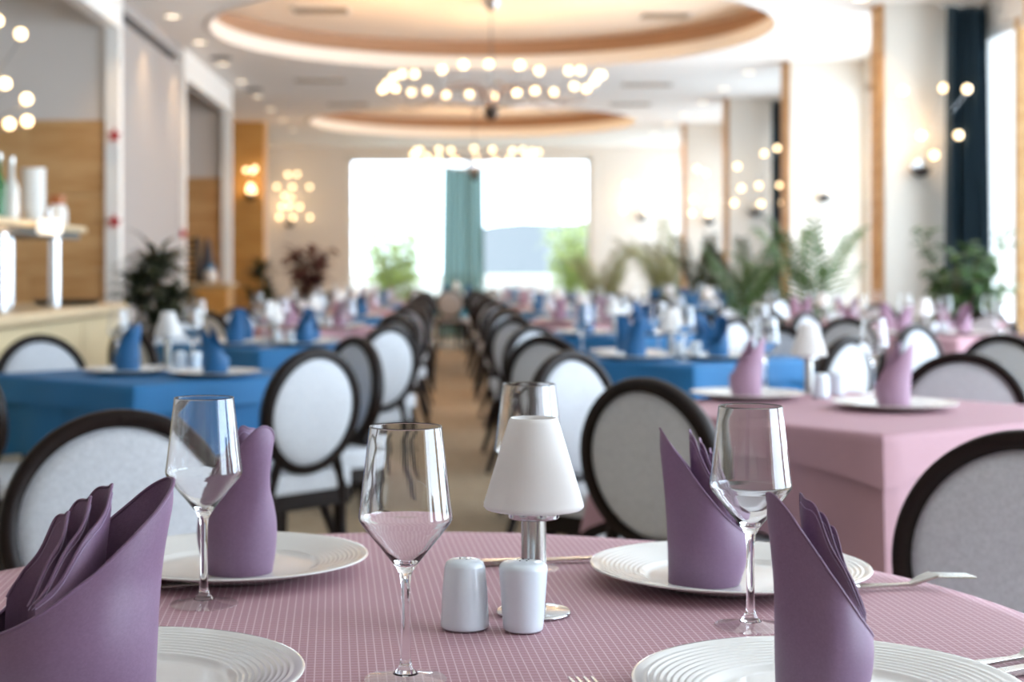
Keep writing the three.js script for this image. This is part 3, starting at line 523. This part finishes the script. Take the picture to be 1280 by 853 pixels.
// ---- the rows of square tables
const A = Math.PI / 180;
{ // counter row
  const xs = [-1.06, -.88, -.86, -.86, -.86, -.86, -.86], ds = [5.75, 8.1, 10.5, 12.9, 15.3, 17.7, 20.1], cs = ['blue', 'blue', 'pink', 'blue', 'pink', 'blue', 'pink'];
  ds.forEach((d, i) => {
    const o = { x: xs[i], d, col: cs[i], half: .425, phi: i ? 45 : 49, aisle: 1, row: 'the bar row', who: `${ORD[i]} table of the bar row` };
    if (i === 0) {
      o.chairs = [[-.44, 5.2, -1.0, 5.7], [-.36, 6.1, -1.05, 5.65], [-1.62, 6.3, -1.1, 5.75], [-1.56, 5.0, -1.1, 5.75]];
      o.plates = [[...at(268, 464, TOP + .02), -.5], [...at(160, 461, TOP + .02), 2.4]]; o.lamp = at(210, 457, TOP); o.glasses = [[-1.24, 5.96], [-.98, 6.1]]; o.shakers = [[-1.0, 5.92], [-.94, 5.9]]; o.glassLabels = ['wine glass behind the napkin on the bar side of first bar row table', 'wine glass behind the napkin on the aisle side of first bar row table'];
      o.napTurn = (a) => a < 0 ? 3.3 : -.4;
    }
    squareTable(o);
  });
}
{ // aisle row
  const xs = [1.12, 1.0, 1.02, 1.05, 1.05, 1.05, 1.05, 1.05], ds = [4.27, 6.85, 9.35, 11.85, 14.3, 16.8, 19.2, 21.6], cs = ['pink', 'blue', 'blue', 'pink', 'blue', 'pink', 'blue', 'pink'];
  ds.forEach((d, i) => {
    const o = { x: xs[i], d, col: cs[i], half: i ? .425 : .475, phi: i ? 45 : 36, aisle: -1, row: 'the aisle row', who: `${ORD[i]} table of the aisle row` };
    if (i === 0) {
      o.chairs = [[.5, 3.75, 1.05, 4.25], [.42, 5.0, 1.0, 4.45], [1.62, 4.88, 1.2, 4.3]];
      o.plates = [[...at(934, 499, TOP), 2.6], [...at(1118, 512, TOP), -.6]]; o.lamp = at(1011, 492, TOP); o.glasses = [at(957, 489, TOP), at(1092, 494, TOP)]; o.shakers = [at(1026, 498, TOP), at(1047, 495, TOP)]; o.glassLabels = ['wine glass behind the napkin by the aisle on first table of the aisle row', 'wine glass behind the second napkin, toward the columns, first table of the aisle row'];
      o.napTurn = (a) => a > 0 ? -.45 : -.6;
    }
    squareTable(o);
  });
}
{ // column row
  const ds = [7.0, 9.4, 11.9, 15.9, 18.6], cs = ['pink', 'pink', 'pink', 'blue', 'blue'];
  ds.forEach((d, i) => squareTable({ skip: i === 2 ? 3 : -1, x: 2.9 - (i > 2 ? .2 : 0), d, col: cs[i], half: .425, phi: 45, aisle: -1, row: 'the column row', who: `${ORD[i]} table of the column row` }));
}
squareTable({ x: .2, d: 23.6, col: 'teal', half: .425, phi: 45, aisle: 0, row: 'the end table', who: 'the table closing the aisle', chairs: [[.75, 24.1, .2, 23.6], [-.4, 24.1, .2, 23.6], [.1, 22.75, .2, 23.6]] });

// ------------------------------------------------------------------ plants
dracaena(-2.02, 11.0, [[0, 1.15, 0, 80], [.12, .92, .08, 74], [-.12, .97, .05, 74], [.03, .74, .05, 72]], 'spiky dark dracaena before the grey partition', M.leafdark);
dracaena(-2.3, 19.6, [[0, 1.12, 0, 50], [.1, .85, .05, 40], [-.08, .8, 0, 30]], 'spiky dracaena near the golden wood pier', M.leafdark);
bush('leafy_plant', -1.8, 21.0, 0, 1.6, .7, 14, M.leafred, 'reddish broad-leaved plant beside the far dracaena', 'plant', undefined, 1.6);
palm(1.98, 10.3, 1.55, 9, M.leaf, 'palm in a cream square planter between the table rows', .8, true);
palm(3.45, 14.5, 1.95, 9, M.leaf, 'slim palm before the bright white column', .45);
palm(3.45, 17.4, 1.75, 12, M.leafdark, 'dense dark palm at the column with the dark curtain', .4);
palm(3.5, 20.9, 1.95, 12, M.leafdark, 'dark green palm before the column nearest the end wall', .4);
palm(3.5, 24.4, 2.3, 16, M.leafolive, 'tall olive palm in front of the end wall', .4);
palm(2.6, 25.3, 1.9, 14, M.leafolive, 'low pale olive palm in front of the end wall', .4);
bush('leafy_plant', 3.82, 11.45, 0, 1.5, .62, 60, M.leaf, 'large leafy green plant in front of the dark curtain', 'plant', undefined, .95);
bush('garden_shrub', -.95, 29.5, -.12, 2.6, 1.6, 170, M.leafbright, 'bright green shrub outside the end window toward the bar side', 'shrub', 'shrubs on the terrace', 1.0, .26);
bush('garden_shrub', 2.45, 29.5, -.12, 2.4, 1.2, 130, M.leafbright, 'bright green shrub outside the end window toward the columns', 'shrub', 'shrubs on the terrace', 1.0, .26);

// ------------------------------------------------------------------ the bar
{
  const g = thing('bar_counter', 'pale stone bar counter along the wood panelled wall', 'counter', [-2.35, 0, -7.3]);
  for (let k = 0; k < 5; k++) put('front_panel', box(-.33, .08, 2.4 - k * .96 - .004, .33, .88, 2.4 - (k + 1) * .96 + .004), M.stonepanel, g);
  put('plinth', box(-.29, 0, 2.38, .29, .09, -2.38), M.black, g);
  put('worktop', rbox(.76, .06, 4.9, .02, 0, .92, 0).rotateY(0), M.stone, g);
  const t = thing('serving_tray', 'round black glossy tray on the bar counter end', 'tray', [-2.22, .951, -9.2]);
  put('dish', lathe([[0, 0], [.16, 0], [.2, .03], [.205, .03], [.165, -.0], [.0, .004]], 40), M.black, t);
  const s = thing('bar_shelf', 'raised bar shelf on chrome posts over the counter', 'shelf', [-2.3, .95, -7.9]);
  put('board', rbox(.42, .035, 2.5, .008, 0, .44, 0), M.stone, s); put('under_rail', box(-.17, .385, -1.24, .17, .422, 1.24), M.black, s);
  for (const z of [.2, -.85]) put('post', cyl(.032, .032, .385, .12, 0, z, 24), M.chrome, s);
  for (const z of [.2, -.85]) put('post', cyl(.032, .032, .385, -.14, 0, z, 24), M.chrome, s);
  const l = thing('bar_lamp', 'small square white lamp hanging under the bar shelf', 'lamp', [-2.02, 1.375, -8.0]);
  put('lamp_diffuser', rbox(.11, .08, .12, .02), std({ color: 0xffffff, emissive: 0xfff4e0, emissiveIntensity: .7 }), l); put('hanger', cyl(.008, .008, .05, 0, .045, 0, 10), M.chrome, l);
  glow(-1.93, 1.36, -7.9, .12);
  for (const [x, z, n, lb] of [[-2.2, -8.38, 8, 'tall stack of white paper cups on the bar shelf'], [-2.28, -8.12, 4, 'shorter stack of white paper cups on the bar shelf']]) {
    const c = thing('cup_stack', lb, 'cups', [x, 1.41, z]);
    for (let k = 0; k < n; k++) put('cup', lathe([[.0, 0], [.045, 0], [.062, .09], [.065, .09], [.065, .095], [.06, .095], [.043, .004], [0, .004]], 20).translate(0, k * .028, 0), M.paper, c);
  }
  const j = thing('jar', 'amber jar at the end of the bar shelf', 'jar', [-2.2, 1.41, -8.9]); put('body', lathe([[0, 0], [.05, 0], [.055, .02], [.055, .09], [.04, .11], [.04, .12], [0, .12]], 24), M.paper, j); put('lid', cyl(.044, .044, .05, 0, .12, 0), std({ color: 0xb9703f, roughness: .5 }), j);
  for (const [z, c, lb] of [[-7.72, 0x2f6b33, 'green bottle on the bar shelf'], [-7.95, 0xd9d9d4, 'pale bottle on the bar shelf']]) { const b = thing('bottle', lb, 'bottle', [-2.2, 1.41, z]); put('body', lathe([[0, 0], [.036, 0], [.038, .01], [.038, .16], [.014, .22], [.013, .28], [.015, .29], [0, .29]], 24), std({ color: c, roughness: .2 }), b); put('cap', cyl(.016, .016, .03, 0, .29, 0, 14), M.steel, b); }
  const star = new THREE.Shape(); for (let i = 0; i < 10; i++) { const a = i * Math.PI / 5 + Math.PI / 2, r = i % 2 ? .022 : .05; i ? star.lineTo(Math.cos(a) * r, Math.sin(a) * r) : star.moveTo(Math.cos(a) * r, Math.sin(a) * r); }
  const sg = new THREE.ExtrudeGeometry(star, { depth: .012, bevelEnabled: true, bevelSize: .006, bevelThickness: .006, bevelSegments: 2 });
  for (const [x, y, d, lb] of [[-2.52, 2.19, 11.97, 'upper red star on the white post at the bar'], [-2.52, 1.53, 11.97, 'lower red star on the white post at the bar'], [-2.5, 1.51, 14.97, 'red star on the white post by the dracaena']]) { const m = put('star_ornament', sg, M.red); m.position.set(x, y, -d + .008); tag(m, lb, 'ornament'); }
  // sideboard niche
  const b = thing('sideboard', 'pale wooden sideboard in the niche behind the dracaena', 'sideboard', [-2.85, 0, -17.6]);
  put('body', box(-.45, 0, -.25, .45, .98, .25), M.woodgold, b); put('top', rbox(1.0, .04, .56, .01, 0, 1.0, 0), M.stone, b); for (const s2 of [-1, 1]) put('door', box(s2 * .02, .12, .25, s2 * .43, .94, .268), M.woodgold, b);
  const rk = thing('wine_rack', 'dark slatted rack standing on the sideboard', 'rack', [-2.93, 1.02, -17.65]);
  for (const s2 of [-1, 1]) put('side', box(s2 * .15 - .015, 0, -.12, s2 * .15 + .015, .52, .12), M.darkwood, rk); for (let k = 0; k < 8; k++) put('slat', box(-.14, .02 + k * .065, -.11, .14, .045 + k * .065, .11), M.darkwood, rk);
  const ct = thing('folded_parasol', 'dark grey folded cloth leaning beside the wine rack', 'cloth', [-2.66, 1.02, -17.6]); put('cloth', lathe([[.0, 0], [.1, 0], [.09, .1], [.06, .3], [.03, .48], [0, .52]], 20), std({ color: 0x4a4a52, roughness: .9 }), ct);
  const jg = thing('jug', 'white jug with blue collar on the sideboard', 'jug', [-2.6, 1.02, -17.42]); put('body', lathe([[0, 0], [.05, 0], [.075, .05], [.07, .11], [.045, .15], [0, .15]], 24), M.china, jg); put('collar', cyl(.05, .04, .05, 0, .15, 0), std({ color: 0x2f86b5, roughness: .5 }), jg);
}

scene.traverse(o => { if (o.isMesh) { o.castShadow = true; o.receiveShadow = true; } if (o.isPointLight || o.isSpotLight) o.castShadow = true; });
scene.add(camera);
renderer.render(scene, camera);
